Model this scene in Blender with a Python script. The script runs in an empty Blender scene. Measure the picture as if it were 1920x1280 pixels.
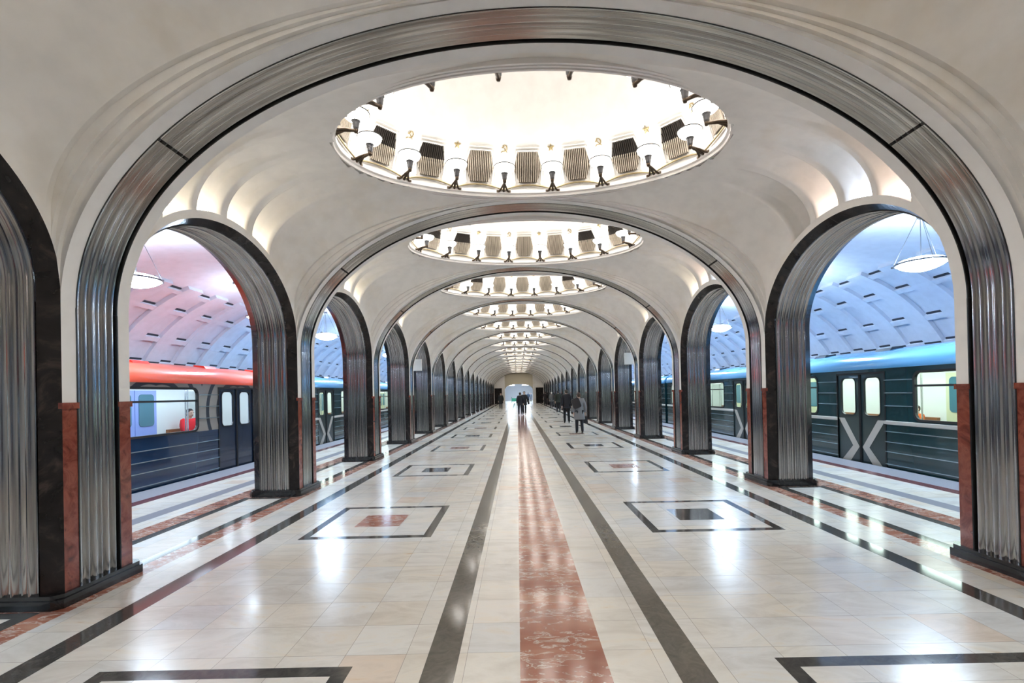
import bpy, math, random
from math import sin, cos, pi, sqrt, radians
from mathutils import Vector, Matrix
random.seed(7)
C = bpy.context.scene.collection
scn = bpy.context.scene

# ---------------------------------------------------------------- camera
H, F = 1.65, 890.0
cam_d = bpy.data.cameras.new('camera'); cam = bpy.data.objects.new('camera', cam_d); C.objects.link(cam)
cam_d.sensor_fit = 'HORIZONTAL'; cam_d.sensor_width = 36.0; cam_d.lens = F*36.0/1920.0
cam_d.clip_start = .05; cam_d.clip_end = 400
cam.rotation_mode = 'QUATERNION'
PITCH, ROLL = 0.006, 0.021
cam.location = (-.2475, 0, H)
cam.rotation_quaternion = (Matrix.Rotation(pi/2+PITCH, 4, 'X') @ Matrix.Rotation(-ROLL, 4, 'Z')).to_quaternion()
cam_d.shift_x = -10/1920.0
cam_d.shift_y = (97-F*math.tan(PITCH))/1920.0
scn.camera = cam
# ---------------------------------------------------------------- world, exposure
w = bpy.data.worlds.new('world'); scn.world = w; w.use_nodes = True
w.node_tree.nodes['Background'].inputs[0].default_value = (.75, .8, .9, 1)
w.node_tree.nodes['Background'].inputs[1].default_value = .05
scn.view_settings.view_transform = 'Standard'; scn.view_settings.look = 'None'
scn.view_settings.gamma = 1; scn.view_settings.use_curve_mapping = False
scn.view_settings.exposure = 0.48
# light levels of the fixtures
E_BOWL, E_COVE, E_PEND, E_TRAIN, E_HALL = 9.0, 21.0, 78.0, 9.5, 10.0

# ---------------------------------------------------------------- materials
def mat(name, col, rough=.5, metal=0, emis=None, es=0, spec=.5, coat=0):
    m = bpy.data.materials.new(name); m.use_nodes = True
    b = m.node_tree.nodes['Principled BSDF']
    b.inputs['Base Color'].default_value = (*col, 1); b.inputs['Roughness'].default_value = rough
    b.inputs['Metallic'].default_value = metal; b.inputs['Specular IOR Level'].default_value = spec
    b.inputs['Coat Weight'].default_value = coat
    if emis: b.inputs['Emission Color'].default_value = (*emis, 1); b.inputs['Emission Strength'].default_value = es
    return m
def N(m, t, **kw):
    n = m.node_tree.nodes.new(t)
    for k, v in kw.items():
        if k in n.inputs: n.inputs[k].default_value = v
        else: setattr(n, k, v)
    return n
def L(m, a, b): m.node_tree.links.new(a, b)
def bs(m): return m.node_tree.nodes['Principled BSDF']
def ramp(m, fac, stops, interp='LINEAR'):
    r = N(m, 'ShaderNodeValToRGB'); r.color_ramp.interpolation = interp
    e = r.color_ramp.elements
    while len(e) < len(stops): e.new(.5)
    for el, (p, c) in zip(e, stops): el.position = p; el.color = (*c, 1)
    L(m, fac, r.inputs[0]); return r.outputs[0]
def objco(m, scale=(1, 1, 1), rot=(0, 0, 0), world=False):
    tc = N(m, 'ShaderNodeNewGeometry' if world else 'ShaderNodeTexCoord')
    mp = N(m, 'ShaderNodeMapping'); mp.inputs['Scale'].default_value = scale; mp.inputs['Rotation'].default_value = rot
    L(m, tc.outputs['Position' if world else 'Object'], mp.inputs[0]); return mp.outputs[0]
def mixc(m, fac, a, b, mode='MIX'):
    n = N(m, 'ShaderNodeMix'); n.data_type = 'RGBA'; n.blend_type = mode
    for s, i in ((fac, 0), (a, 6), (b, 7)):
        if hasattr(s, 'links'): L(m, s, n.inputs[i])
        else: n.inputs[i].default_value = s if i == 0 else (*s, 1)
    return n.outputs[2]

def plaster(name, col, stain, amount=.35):
    m = mat(name, col, .75, spec=.3)
    co = objco(m, (.55, .55, .55), world=True)
    n = N(m, 'ShaderNodeTexNoise', Scale=1.3, Detail=5.0, Roughness=.6); L(m, co, n.inputs[0])
    r = ramp(m, n.outputs[0], [(.50, (0, 0, 0)), (.72, (amount,)*3)])
    n2 = N(m, 'ShaderNodeTexNoise', Scale=9.0, Detail=4.0); L(m, co, n2.inputs[0])
    c2 = mixc(m, r, col, stain)
    sp = ramp(m, n2.outputs[0], [(.3, (.93,)*3), (.6, (1,)*3)])
    L(m, mixc(m, 1.0, c2, sp, 'MULTIPLY'), bs(m).inputs['Base Color'])
    bp = N(m, 'ShaderNodeBump', Strength=.06, Distance=.02); L(m, n2.outputs[0], bp.inputs['Height']); L(m, bp.outputs[0], bs(m).inputs['Normal'])
    return m
def marble(name, stops, scale=5.0, rough=.12, dist=2.0, stretch=(1, 1, 1)):
    m = mat(name, stops[0][1], rough, spec=.5)
    n = N(m, 'ShaderNodeTexNoise', Scale=scale, Detail=8.0, Roughness=.62, Distortion=dist); L(m, objco(m, stretch, world=True), n.inputs[0])
    L(m, ramp(m, n.outputs[0], stops), bs(m).inputs['Base Color']); return m

M = {}
M['plaster'] = plaster('nave_plaster', (.81, .79, .755), (.66, .56, .40), .5)
M['rib'] = plaster('rib_plaster', (.79, .78, .76), (.70, .66, .58), .3)
M['dome'] = plaster('dome_plaster', (.76, .745, .715), (.7, .67, .6), .15)
M['aisle'] = plaster('aisle_plaster', (.74, .77, .85), (.66, .66, .78), .4)
M['dark'] = marble('dark_marble', [(.3, (.007, .006, .006)), (.55, (.018, .015, .015)), (.68, (.05, .038, .034)), (.8, (.012, .01, .01))], 3.0, .20); bs(M['dark']).inputs['Specular IOR Level'].default_value = .35
M['black'] = marble('black_plinth_stone', [(.3, (.006, .006, .007)), (.7, (.022, .02, .02))], 6, .14)
M['red'] = marble('red_marble', [(.25, (.05, .012, .008)), (.45, (.20, .045, .028)), (.6, (.27, .075, .045)), (.70, (.13, .03, .02)), (.8, (.42, .26, .2))], 6, .14, 1.6)
# fluted steel
def steel(name, sc):
    m = mat(name, (.5, .5, .5), .2, 1.0)
    n = N(m, 'ShaderNodeTexNoise', Scale=.9, Detail=4.0, Roughness=.55); L(m, objco(m, sc, world=True), n.inputs[0])
    L(m, ramp(m, n.outputs[0], [(.30, (.24, .24, .24)), (.5, (.40, .40, .395)), (.7, (.56, .555, .545))]), bs(m).inputs['Base Color'])
    L(m, ramp(m, n.outputs[0], [(.3, (.19,)*3), (.7, (.10,)*3)]), bs(m).inputs['Roughness'])
    n3 = N(m, 'ShaderNodeTexNoise', Scale=1.0, Detail=2.0); L(m, objco(m, tuple(a*.25+.4 for a in sc), world=True), n3.inputs[0])
    bp = N(m, 'ShaderNodeBump', Strength=.06, Distance=.03); L(m, n3.outputs[0], bp.inputs['Height']); L(m, bp.outputs[0], bs(m).inputs['Normal'])
    return m
M['steel_x'] = steel('fluted_steel_a', (34, .5, .5))
M['steel_y'] = steel('fluted_steel_b', (.5, 34, .5))
M['steel_dark'] = mat('dark_steel_trim', (.03, .03, .03), .25, .6)
# floor stones
def tilefloor():
    m = mat('floor_tiles', (.72, .68, .6), .11, spec=.55)
    geo = N(m, 'ShaderNodeNewGeometry')
    mp = N(m, 'ShaderNodeMapping'); mp.inputs['Location'].default_value = (-.18, -.31, 0)
    L(m, geo.outputs['Position'], mp.inputs[0])
    br = N(m, 'ShaderNodeTexBrick', Scale=1.0); br.offset = 0; br.squash = 1
    br.inputs['Brick Width'].default_value = .39; br.inputs['Row Height'].default_value = .39
    br.inputs['Mortar Size'].default_value = .0018; br.inputs['Mortar Smooth'].default_value = .3; br.inputs['Bias'].default_value = 0
    br.inputs['Color1'].default_value = (0, 0, 0, 1); br.inputs['Color2'].default_value = (1, 1, 1, 1); br.inputs['Mortar'].default_value = (.5, .5, .5, 1)
    L(m, mp.outputs[0], br.inputs[0])
    base = ramp(m, br.outputs['Color'], [(0, (.67, .645, .585)), (.3, (.70, .665, .59)), (.55, (.64, .635, .61)), (.75, (.69, .635, .54)), (.88, (.70, .685, .64)), (1, (.68, .57, .46))])
    n = N(m, 'ShaderNodeTexNoise', Scale=2.2, Detail=6.0, Roughness=.65, Distortion=1.5); L(m, objco(m, (.7, 1.7, 1), world=True), n.inputs[0])
    v = ramp(m, n.outputs[0], [(.35, (.86, .84, .82)), (.55, (1, 1, 1)), (.66, (1, .95, .88)), (.72, (.84, .68, .56)), (.76, (1, .97, .93))])
    c = mixc(m, 1.0, base, v, 'MULTIPLY')
    c = mixc(m, br.outputs['Fac'], c, (.30, .27, .23))
    L(m, c, bs(m).inputs['Base Color'])
    n2 = N(m, 'ShaderNodeTexNoise', Scale=1.5, Detail=4.0); L(m, geo.outputs['Position'], n2.inputs[0])
    L(m, ramp(m, n2.outputs[0], [(.3, (.15,)*3), (.7, (.26,)*3)]), bs(m).inputs['Roughness'])
    return m
M['tile'] = tilefloor()
M['f_dark'] = marble('floor_dark_stone', [(.3, (.045, .043, .04)), (.7, (.085, .08, .072))], 9, .09)
M['f_band'] = marble('floor_olive_stone', [(.3, (.085, .075, .058)), (.7, (.14, .125, .1))], 9, .1)
def redstrip(name, white=.60):
    m = mat(name, (.4, .15, .1), .12)
    co = objco(m, (1.0, 2.4, 1), world=True)
    n = N(m, 'ShaderNodeTexNoise', Scale=4.5, Detail=9.0, Roughness=.6, Distortion=1.2); L(m, co, n.inputs[0])
    n2 = N(m, 'ShaderNodeTexNoise', Scale=1.7, Detail=3.0); L(m, co, n2.inputs[0])
    base = ramp(m, n2.outputs[0], [(.3, (.26, .085, .055)), (.6, (.38, .16, .10)), (.75, (.45, .24, .16))])
    f = ramp(m, n.outputs[0], [(white-.03, (0,)*3), (white, (.85,)*3), (white+.03, (.1,)*3), (white+.10, (.1,)*3), (white+.13, (.9,)*3)])
    L(m, mixc(m, f, base, (.68, .6, .52)), bs(m).inputs['Base Color']); return m
M['f_strip'] = redstrip('floor_rose_strip', .56)
M['f_red'] = redstrip('floor_red_marble', .54)
M['f_maroon'] = mat('platform_maroon_stone', (.14, .05, .055), .2)
M['f_grey'] = mat('platform_grey_stone', (.28, .28, .31), .2)
M['f_granite'] = marble('platform_granite', [(.3, (.22, .22, .25)), (.7, (.34, .34, .37))], 60, .35, 0)
M['brass'] = mat('aged_brass', (.42, .33, .17), .32, .9)
M['bronze'] = mat('dark_bronze', (.09, .065, .045), .35, .8)
M['gold'] = mat('gilded_tube', (.52, .42, .24), .35, .7)
M['socket'] = mat('dark_lamp_socket', (.07, .07, .075), .4, .5)
M['bowl'] = mat('lit_opal_glass', (.9, .9, .88), .3, emis=(1, .945, .88), es=E_BOWL)
M['pend'] = mat('lit_pendant_glass', (.9, .9, .95), .3, emis=(.66, .83, 1), es=E_PEND)
M['pend_up'] = mat('dim_pendant_glass', (.9, .9, .95), .3, emis=(.66, .83, 1), es=E_PEND*.28)
M['cove_w'] = mat('warm_lit_tube', (.9, .9, .9), .3, emis=(1, .90, .74), es=E_COVE)
M['cove_p'] = mat('pinkish_lit_tube', (.9, .9, .9), .3, emis=(1, .80, .72), es=E_COVE)
M['cove_b'] = mat('cold_lit_tube', (.9, .9, .9), .3, emis=(.66, .78, 1), es=E_COVE)
M['grille'] = mat('grille_slat', (.50, .44, .36), .5)
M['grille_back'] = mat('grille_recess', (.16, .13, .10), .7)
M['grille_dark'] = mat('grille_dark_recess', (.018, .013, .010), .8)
M['frame_w'] = mat('moulded_white_frame', (.84, .81, .78), .6)
M['wire'] = mat('steel_wire', (.2, .2, .22), .4, .8)
M['slot'] = mat('dark_vent_slot', (.03, .035, .05), .8)
M['bar_shade'] = mat('crossbar_shade_grey', (.22, .23, .28), .8)  # grey strip colour imitating the shade under the track-vault crossbars
M['concrete'] = mat('track_concrete', (.1, .1, .1), .8)
M['white_metal'] = mat('white_sign_face', (.7, .68, .62), .4)
M['hall'] = mat('far_hall_white', (.88, .9, .95), .6)
M['beige'] = mat('beige_wall', (.50, .45, .34), .6)

# ---------------------------------------------------------------- mesh builder
class MB:
    def __init__(s): s.v = []; s.f = []; s.m = []; s.sm = []
    def add(s, vs, fs, mi=0, smooth=False):
        o = len(s.v); s.v += [tuple(p) for p in vs]
        for f in fs: s.f.append(tuple(i+o for i in f)); s.m.append(mi); s.sm.append(smooth)
    def box(s, x0, x1, y0, y1, z0, z1, mi=0):
        vs = [(x, y, z) for z in (z0, z1) for y in (y0, y1) for x in (x0, x1)]
        s.add(vs, [(0, 2, 3, 1), (4, 5, 7, 6), (0, 1, 5, 4), (2, 6, 7, 3), (0, 4, 6, 2), (1, 3, 7, 5)], mi)
    def grid(s, rows, mi=0, smooth=True, closed=False):
        n = len(rows[0]); vs = [p for r in rows for p in r]; fs = []
        for i in range(len(rows)-1):
            for j in range(n if closed else n-1):
                k = (j+1) % n; fs.append((i*n+j, i*n+k, (i+1)*n+k, (i+1)*n+j))
        s.add(vs, fs, mi, smooth)
    def lathe(s, prof, mi=0, n=20, cx=0, cy=0, cz=0, smooth=True):
        s.grid([[(cx+r*cos(2*pi*k/n), cy+r*sin(2*pi*k/n), cz+z) for k in range(n)] for r, z in prof], mi, smooth, True)
    def tube(s, pts, r, mi=0, n=8, closed=False):
        pts = [Vector(p) for p in pts]; rows = []
        rr = r if hasattr(r, '__len__') else [r]*len(pts)
        for i, p in enumerate(pts):
            a = pts[(i-1) % len(pts)] if closed or i > 0 else p
            b = pts[(i+1) % len(pts)] if closed or i < len(pts)-1 else p
            t = (b-a).normalized(); up = Vector((0, 0, 1)) if abs(t.z) < .9 else Vector((1, 0, 0))
            u = t.cross(up).normalized(); v = u.cross(t)
            rows.append([p+(u*cos(2*pi*k/n)+v*sin(2*pi*k/n))*rr[i] for k in range(n)])
        if closed: rows.append(rows[0])
        else:
            s.add(rows[0], [tuple(range(n))], mi); s.add(rows[-1], [tuple(range(n))], mi)
        s.grid(rows, mi, True, True)
    def prism(s, poly, d0, d1, axis='x', mi=0):
        n = len(poly)
        def P(a, b, d): return {'x': (d, a, b), 'y': (a, d, b), 'z': (a, b, d)}[axis]
        vs = [P(a, b, d0) for a, b in poly]+[P(a, b, d1) for a, b in poly]
        fs = [tuple(range(n)), tuple(range(2*n-1, n-1, -1))]+[(i, (i+1) % n, n+(i+1) % n, n+i) for i in range(n)]
        s.add(vs, fs, mi)
    def mesh(s, name, mats):
        me = bpy.data.meshes.new(name); me.from_pydata(s.v, [], s.f)
        for q in mats: me.materials.append(q)
        me.polygons.foreach_set('material_index', s.m); me.polygons.foreach_set('use_smooth', s.sm)
        me.update(); return me
    def obj(s, name, mats, parent=None, loc=None):
        if not isinstance(mats, (list, tuple)): mats = [mats]
        return link(name, s.mesh(name, mats), parent, loc)
def link(name, me, parent=None, loc=None):
    o = bpy.data.objects.new(name, me); C.objects.link(o)
    if parent: o.parent = parent
    if loc: o.location = loc
    return o
def tag(o, label=None, cat=None, group=None, kind=None):
    if label: o['label'] = label
    if cat: o['category'] = cat
    if group: o['group'] = group
    if kind: o['kind'] = kind
    return o
def thing(name, label, cat, loc=(0, 0, 0), rz=0, group=None):
    o = bpy.data.objects.new(name, None); C.objects.link(o); o.empty_display_size = .1
    o.location = loc; o.rotation_euler = (0, 0, rz); return tag(o, label, cat, group)
def struct(name, mb, mats, label=None):
    o = mb.obj(name, mats); return tag(o, label, None, None, 'structure')
def dup(src, loc, label, rz=0, scale=None, flat=False):
    r = src.copy(); C.objects.link(r); r.location = loc; r.rotation_euler = (0, 0, rz)
    if scale: r.scale = scale
    r['label'] = label
    for ch in list(src.children):
        c = ch.copy(); C.objects.link(c); c.parent = r
        for g in list(ch.children):
            d = g.copy(); C.objects.link(d); d.parent = c
    return r
ORD = ['nearest', 'second', 'third', 'fourth', 'fifth', 'sixth', 'seventh', 'eighth', 'ninth', 'tenth', 'eleventh', 'twelfth',
       'thirteenth', 'fourteenth', 'fifteenth', 'sixteenth', 'seventeenth', 'eighteenth', 'nineteenth']

# ---------------------------------------------------------------- layout numbers
S, P0 = 4.17, 4.22
NP = 18                      # piers 0..17 down the hall
WN, WA = 3.97, 4.73          # nave and aisle faces of the arcade
LA, LB, LZ = 1.745, 1.31, 2.60   # arcade arch: half width, rise, spring
TA, TB, TZ = 3.97, 2.48, 2.45    # transverse arch
YEND = P0+17*S+.42
YBACK = -4.6
def arcz(y): return LZ+LB*sqrt(max(0, 1-(y/LA)**2))
def pierY(i): return P0+i*S
def bayY(j): return P0+(j-.5)*S

# ---------------------------------------------------------------- floor
xs = sorted({-7.15, 7.15})
def floor_build():
    bx = {0: 0}
    segX = []   # (x0,x1,key)
    half = [(0, .265, 'strip'), (.265, .65, 't'), (.65, .85, 'band'), (.85, 1.29, 't'), (1.29, 1.39, 'm1'), (1.39, 1.78, 'm2'), (1.78, 2.35, 'm3'),
            (2.35, 2.74, 'm2'), (2.74, 2.84, 'm1'), (2.84, 3.24, 't'), (3.24, 3.43, 'dark'), (3.43, 3.83, 't'), (3.83, 4.04, 'red'),
            (4.04, 4.17, 'fr'), (4.17, 4.70, 'fi'), (4.70, 4.83, 'fr'), (4.83, 5.13, 'red'), (5.13, 5.41, 't'), (5.41, 5.66, 'grey'), (5.66, 6.32, 't'),
            (6.32, 6.55, 'maroon'), (6.55, 7.15, 'granite')]
    segX = [(-b, -a, k) for a, b, k in reversed(half)]+half
    ys = []     # (y0,y1,zone)
    for j in range(-1, NP+1):
        c = bayY(j); h = S/2
        ys += [(c-h, c-h+.47, 'p'), (c-h+.47, c-h+.57, 'e'), (c-h+.57, c-.78, 'o'), (c-.78, c-.68, 'r1'), (c-.68, c-.285, 'r2'), (c-.285, c+.285, 'r3'),
               (c+.285, c+.68, 'r2'), (c+.68, c+.78, 'r1'), (c+.78, c+h-.57, 'o'), (c+h-.57, c+h-.47, 'e'), (c+h-.47, c+h, 'p')]
    mats = ['tile', 'f_dark', 'f_band', 'f_strip', 'f_red', 'f_grey', 'f_maroon', 'f_granite']
    ix = {k: i for i, k in enumerate(mats)}
    mb = MB(); j = -1
    for n, (y0, y1, z) in enumerate(ys):
        bay = n//11
        for x0, x1, k in segX:
            q = 'tile'
            if k == 'strip': q = 'f_strip'
            elif k == 'band': q = 'f_band'
            elif k == 'dark': q = 'f_dark'
            elif k == 'red': q = 'f_red'
            elif k == 'fr': q = 'f_dark' if z != 'p' else 'f_red'
            elif k == 'fi': q = 'f_dark' if z == 'e' else ('f_red' if z == 'p' else 'tile')
            elif k == 'grey': q = 'f_grey'
            elif k == 'maroon': q = 'f_maroon'
            elif k == 'granite': q = 'f_granite'
            elif k == 'm1' and z[0] == 'r': q = 'f_dark'
            elif k in ('m2', 'm3') and z == 'r1': q = 'f_dark'
            elif k == 'm3' and z == 'r3': q = 'f_red' if (bay+(x0 > 0)) % 2 == 0 else 'f_dark'
            mb.add([(x0, y0, 0), (x1, y0, 0), (x1, y1, 0), (x0, y1, 0)], [(0, 1, 2, 3)], ix[q])
    y0 = ys[-1][1]
    mb.add([(-7.15, y0, 0), (7.15, y0, 0), (7.15, 112, 0), (-7.15, 112, 0)], [(0, 1, 2, 3)], 0)
    for s in (-1, 1):   # platform edge faces
        mb.add([(s*7.15, ys[0][0], 0), (s*7.15, YEND, 0), (s*7.15, YEND, -1.1), (s*7.15, ys[0][0], -1.1)], [(0, 1, 2, 3)], 7)
    struct('floor', mb, [M[k] for k in mats])
    tb = MB(); tb.box(-10.6, -7.15, YBACK, YEND, -1.2, -1.1); tb.box(7.15, 10.6, YBACK, YEND, -1.2, -1.1)
    struct('floor_track_bed', tb, M['concrete'])
floor_build()

# ---------------------------------------------------------------- nave vault bay (one mesh, reused)
YE = 1.63
COVES = (-1.06, -.50, .07, .66)
def vprof(y):
    wgt = (abs(y)/YE)**2.2
    zb = arcz(min(abs(y), LA))+.10
    return zb, 4.2*(1-wgt)+2.0*wgt
def vpoint(t, y, disp=0):    # t 0 crown .. 1 wall
    zb, m = vprof(y); th = t*pi/2
    x = TA*sin(th)**(2/m) if t > 0 else 0
    z = zb+(4.945-zb)*cos(th)
    if disp: x += disp*sin(th); z += disp*cos(th)*.7
    return x, z
def cove_d(t, y):
    if t < .30: return 0
    for c in COVES:
        q = (y-c)/.22
        if abs(q) < 1:
            g = min(1, (t-.30)/.45); g = g*g*(3-2*g)
            return .24*g*min(1, (1-abs(q))*7)*(1-.35*q*q)
    return 0
HX, HY = 2.62, 1.565           # dome opening
def build_vault():
    mb = MB(); ny = 150
    ysn = [-YE+2*YE*k/ny for k in range(ny+1)]
    nt = 72
    for s in (-1, 1):
        rows = []
        for i in range(nt+1):
            t = i/nt; row = []
            for y in ysn:
                x, z = vpoint(t, y, cove_d(t, y)); row.append((s*x, y, z))
            rows.append(row)
        keep = MB(); n = ny+1
        vs = [p for r in rows for p in r]; fs = []
        for i in range(nt):
            for j in range(ny):
                q = [i*n+j, i*n+j+1, (i+1)*n+j+1, (i+1)*n+j]
                if all((vs[k][0]/HX)**2+(vs[k][1]/HY)**2 < 1.0 for k in q): continue
                if s < 0: q.reverse()
                fs.append(tuple(q))
        mb.add(vs, fs, 0, True)
        # ledge under the coves and the plain wall strip down to the arch
        last = rows[-1]
        mb.grid([last, [(s*TA, y, vprof(y)[0]) for y in ysn]], 0, False)
        yw = [-LA+2*LA*k/120 for k in range(121)]
        mb.grid([[(s*TA, y, vprof(min(YE, max(-YE, y)))[0]) for y in yw], [(s*TA, y, arcz(y)) for y in yw]], 0, False)
    # stepped mouldings between vault and transverse ribs
    for sy in (-1, 1):
        steps = [(0, LA), (.34, LA), (.34, LA-.035), (.67, LA-.035), (.67, LA-.07), (1.0, LA-.07), (1.0, YE)]
        nth = 96; rows = []
        for fr, y in steps:
            row = []
            for k in range(-nth, nth+1):
                th = k/nth*pi/2; x = TA*sin(th); zr = TZ+TB*cos(th)
                zb, m = vprof(YE); q = min(1, abs(x)/TA)
                zv = zb+(4.945-zb)*sqrt(max(0, 1-q**m)); zv = max(zv, zr+.004)
                zz = zr+(zv-zr)*fr
                if abs(x) > TA-.35: zz = max(zz, arcz(y)+.004)
                row.append((x, sy*y, zz))
            rows.append(row)
        for a in range(len(rows)-1): mb.grid([rows[a], rows[a+1]], 0, False)
    return mb.mesh('ceiling', [M['plaster']])
vault_me = build_vault()
for j in range(-1, NP):
    o = link('ceiling', vault_me, None, (0, bayY(j), 0)); o['kind'] = 'structure'

# ---------------------------------------------------------------- flutes
def flute(a, b, h, unit):
    sc = (b-a)/sum(unit); x = a; out = []
    for u in unit:
        wd = u*sc; ns = 8 if u > 1 else 3
        for q in range(ns): f = q/ns; out.append((x+wd*f, h*sin(pi*f)*(1 if u > 1 else -.7)))
        x += wd
    out.append((b, 0)); return out

# arcade sweep: section list (X, inset); path param
def apath(t, d):   # t in 0..1 over the arch
    th = pi*t; return -(LA-d)*cos(th), LZ+(LB-d)*sin(th)
def tpath(t, d):
    th = -pi/2+pi*t; return (TA+d)*sin(th), TZ+(TB+d)*cos(th)
FL_A = [(x, .082-h) for x, h in flute(WN+.13, WA-.13, .026, [3, 1, 3, 3, 1, 3, 1, 3, 3, 1, 3])]
FL_T = [(y, .03-h) for y, h in flute(-.20, .20, .018, [3, 1, 3, 1, 3, 3, 1, 3, 1, 3])]

def make_pier():
    t = thing('pier', '', 'pillar', (0, 0, 0), 0, 'piers of the two arcades')
    mb = MB(); Xs = WN-.05; Xe = WA+.05
    mb.prism([(Xs, -.40), (Xs+.06, -.455), (Xe-.06, -.455), (Xe, -.40), (Xe, .40), (Xe-.06, .455), (Xs+.06, .455), (Xs, .40)], 0, .075, 'z')
    Xs += .015; Xe -= .015
    mb.prism([(Xs, -.38), (Xs+.06, -.44), (Xe-.06, -.44), (Xe, -.38), (Xe, .38), (Xe-.06, .44), (Xs+.06, .44), (Xs, .38)], .075, .11, 'z')
    mb.obj('plinth', M['black'], t)
    # marble edges (chamfers)
    mb = MB()
    for s in (-1, 1):
        for a in ((WN, .34), (WN+.13, .412)), ((WA-.13, .412), (WA, .34)):
            mb.grid([[(a[0][0], s*a[0][1], .1), (a[1][0], s*a[1][1], .1)], [(a[0][0], s*a[0][1], LZ), (a[1][0], s*a[1][1], LZ)]], 0, False)
    mb.grid([[(WA, -.34, .1), (WA, .34, .1)], [(WA, -.34, LZ), (WA, .34, LZ)]], 0, False)
    mb.obj('dark_marble_cladding', M['dark'], t)
    for s in (-1, 1):
        mb = MB(); mb.grid([[(x, s*(.34+d), z) for x, d in FL_A] for z in (.11, LZ)], 0, True)
        mb.obj('fluted_steel_panel', M['steel_x'], t)
    mb = MB(); mb.grid([[(WN+d, y, z) for y, d in FL_T] for z in (.11, TZ)], 0, True)
    mb.obj('fluted_steel_panel', M['steel_y'], t)
    # dado + plaster flanks of the nave face
    for s in (-1, 1):
        y0, y1 = sorted((s*.20, s*.34))
        mb = MB(); mb.box(WN, WN+.06, y0, y1, .1, 1.62); mb.box(WN-.014, WN+.07, y0-(.012 if s < 0 else 0), y1+(.012 if s > 0 else 0), 1.60, 1.65)
        mb.obj('red_marble_dado', M['red'], t)
        mb = MB(); mb.box(WN, WN+.06, y0, y1, 1.65, LZ); mb.obj('plaster_pilaster', M['rib'], t)
        mb = MB(); mb.box(WN-.004, WN+.06, s*.205-.006, s*.205+.006, .11, TZ); mb.obj('edge_strip', M['steel_dark'], t)
    return t
pier0 = make_pier()
for i in range(-1, NP):
    for side in (-1, 1):
        nm = 'left' if side < 0 else 'right'
        if i < 0: lab = f'steel and marble pier beside the viewer, on the {nm}'
        else: lab = f'{ORD[i]} steel-fluted marble pier on a black plinth in the {nm} arcade'
        if i == 0 and side == 1:
            pier0.location = (0, pierY(i), 0); pier0['label'] = lab
        else:
            dup(pier0, (0, pierY(i), 0), lab, scale=(side, 1, 1))

def make_arcade():
    t = thing('arcade_arch', '', 'arch', (0, 0, 0), 0, 'arches between hall and platforms'); nt = 56
    mb = MB()
    for sec in ([(WN, 0), (WN+.13, .072)], [(WA-.13, .072), (WA, 0)]):
        mb.grid([[(x, *apath(k/nt, d)) for x, d in sec] for k in range(nt+1)], 0, False)
    mb.obj('dark_marble_edge', M['dark'], t)
    mb = MB(); mb.grid([[(x, *apath(k/nt, d)) for x, d in FL_A] for k in range(nt+1)], 0, True)
    mb.obj('fluted_steel_soffit', M['steel_x'], t)
    # aisle face
    mb = MB(); mb.grid([[(WA, *apath(k/nt, 0)) for k in range(nt+1)], [(WA, apath(k/nt, 0)[0], 4.16) for k in range(nt+1)]], 0, False)
    mb.box(WA, WA+.01, -S/2, -LA, LZ, 4.16); mb.box(WA, WA+.01, LA, S/2, LZ, 4.16)
    mb.obj('aisle_wall_face', M['aisle'], t)
    return t
arc0 = make_arcade()
for j in range(-1, NP):
    for side in (-1, 1):
        nm = 'left' if side < 0 else 'right'
        lab = f'{ORD[j]} steel-lined arch opening to the {nm} platform' if j >= 0 else f'steel-lined arch behind the viewer, {nm} side'
        if j == 1 and side == 1: arc0.location = (0, bayY(j), 0); arc0['label'] = lab
        else: dup(arc0, (0, bayY(j), 0), lab, scale=(side, 1, 1))

def make_trans():
    t = thing('transverse_arch', '', 'arch', (0, 0, 0), 0, 'steel-lined arches across the hall'); nt = 110
    mb = MB()
    for sec in ([(-LA+S/2, 0)], ):
        pass
    for s in (-1, 1):
        mb.grid([[((tpath(k/nt, 0)[0]), y, tpath(k/nt, 0)[1]) for y in sorted((s*.20, s*.34))] for k in range(nt+1)], 0, True)
        mb.grid([[((tpath(k/nt, d)[0]), s*.34, tpath(k/nt, d)[1]) for d in (0, .04)] for k in range(nt+1)], 0, True)
    mb.obj('plaster_rib', M['rib'], t)
    mb = MB(); mb.grid([[(tpath(k/nt, d)[0], y, tpath(k/nt, d)[1]) for y, d in FL_T] for k in range(nt+1)], 0, True)
    st = mb.obj('fluted_steel_lining', M['steel_y'], t)
    for s in (-1, 1):
        mb = MB(); sec = [(s*.198, .04), (s*.198, -.004), (s*.208, -.004), (s*.208, .01)]
        mb.grid([[(tpath(k/nt, d)[0], y, tpath(k/nt, d)[1]) for y, d in sec] for k in range(nt+1)], 0, False)
        mb.obj('edge_strip', M['steel_dark'], t)
    for s in (-1, 1):
        tt = .5+s*55/180; mb = MB()
        sec = [(y, d-.003) for y, d in FL_T]
        mb.grid([[(tpath(q, d)[0], y, tpath(q, d)[1]) for y, d in sec] for q in (tt-.0015, tt+.0015)], 0, False)
        mb.obj('joint_strip', M['steel_dark'], st)
    return t
tr0 = make_trans()
for i in range(-1, NP):
    lab = f'{ORD[i]} elliptical steel-lined arch spanning the hall' if i >= 0 else 'steel-lined arch spanning the hall overhead of the viewer'
    if i == 0: tr0.location = (0, pierY(i), 0); tr0['label'] = lab
    else: dup(tr0, (0, pierY(i), 0), lab)

# ---------------------------------------------------------------- domes
DX, DY, DZ, DH = 2.56, 1.52, 4.97, 1.75
def dpt(phi, z, inset=0):    # phi measured from the far point, positive right
    q = max(0, min(1, (z-DZ)/DH)); s = sqrt(max(0, 1-q*q))**.9
    return Vector(((DX*s-inset)*sin(phi), (DY*s-inset)*cos(phi), z))
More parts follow.
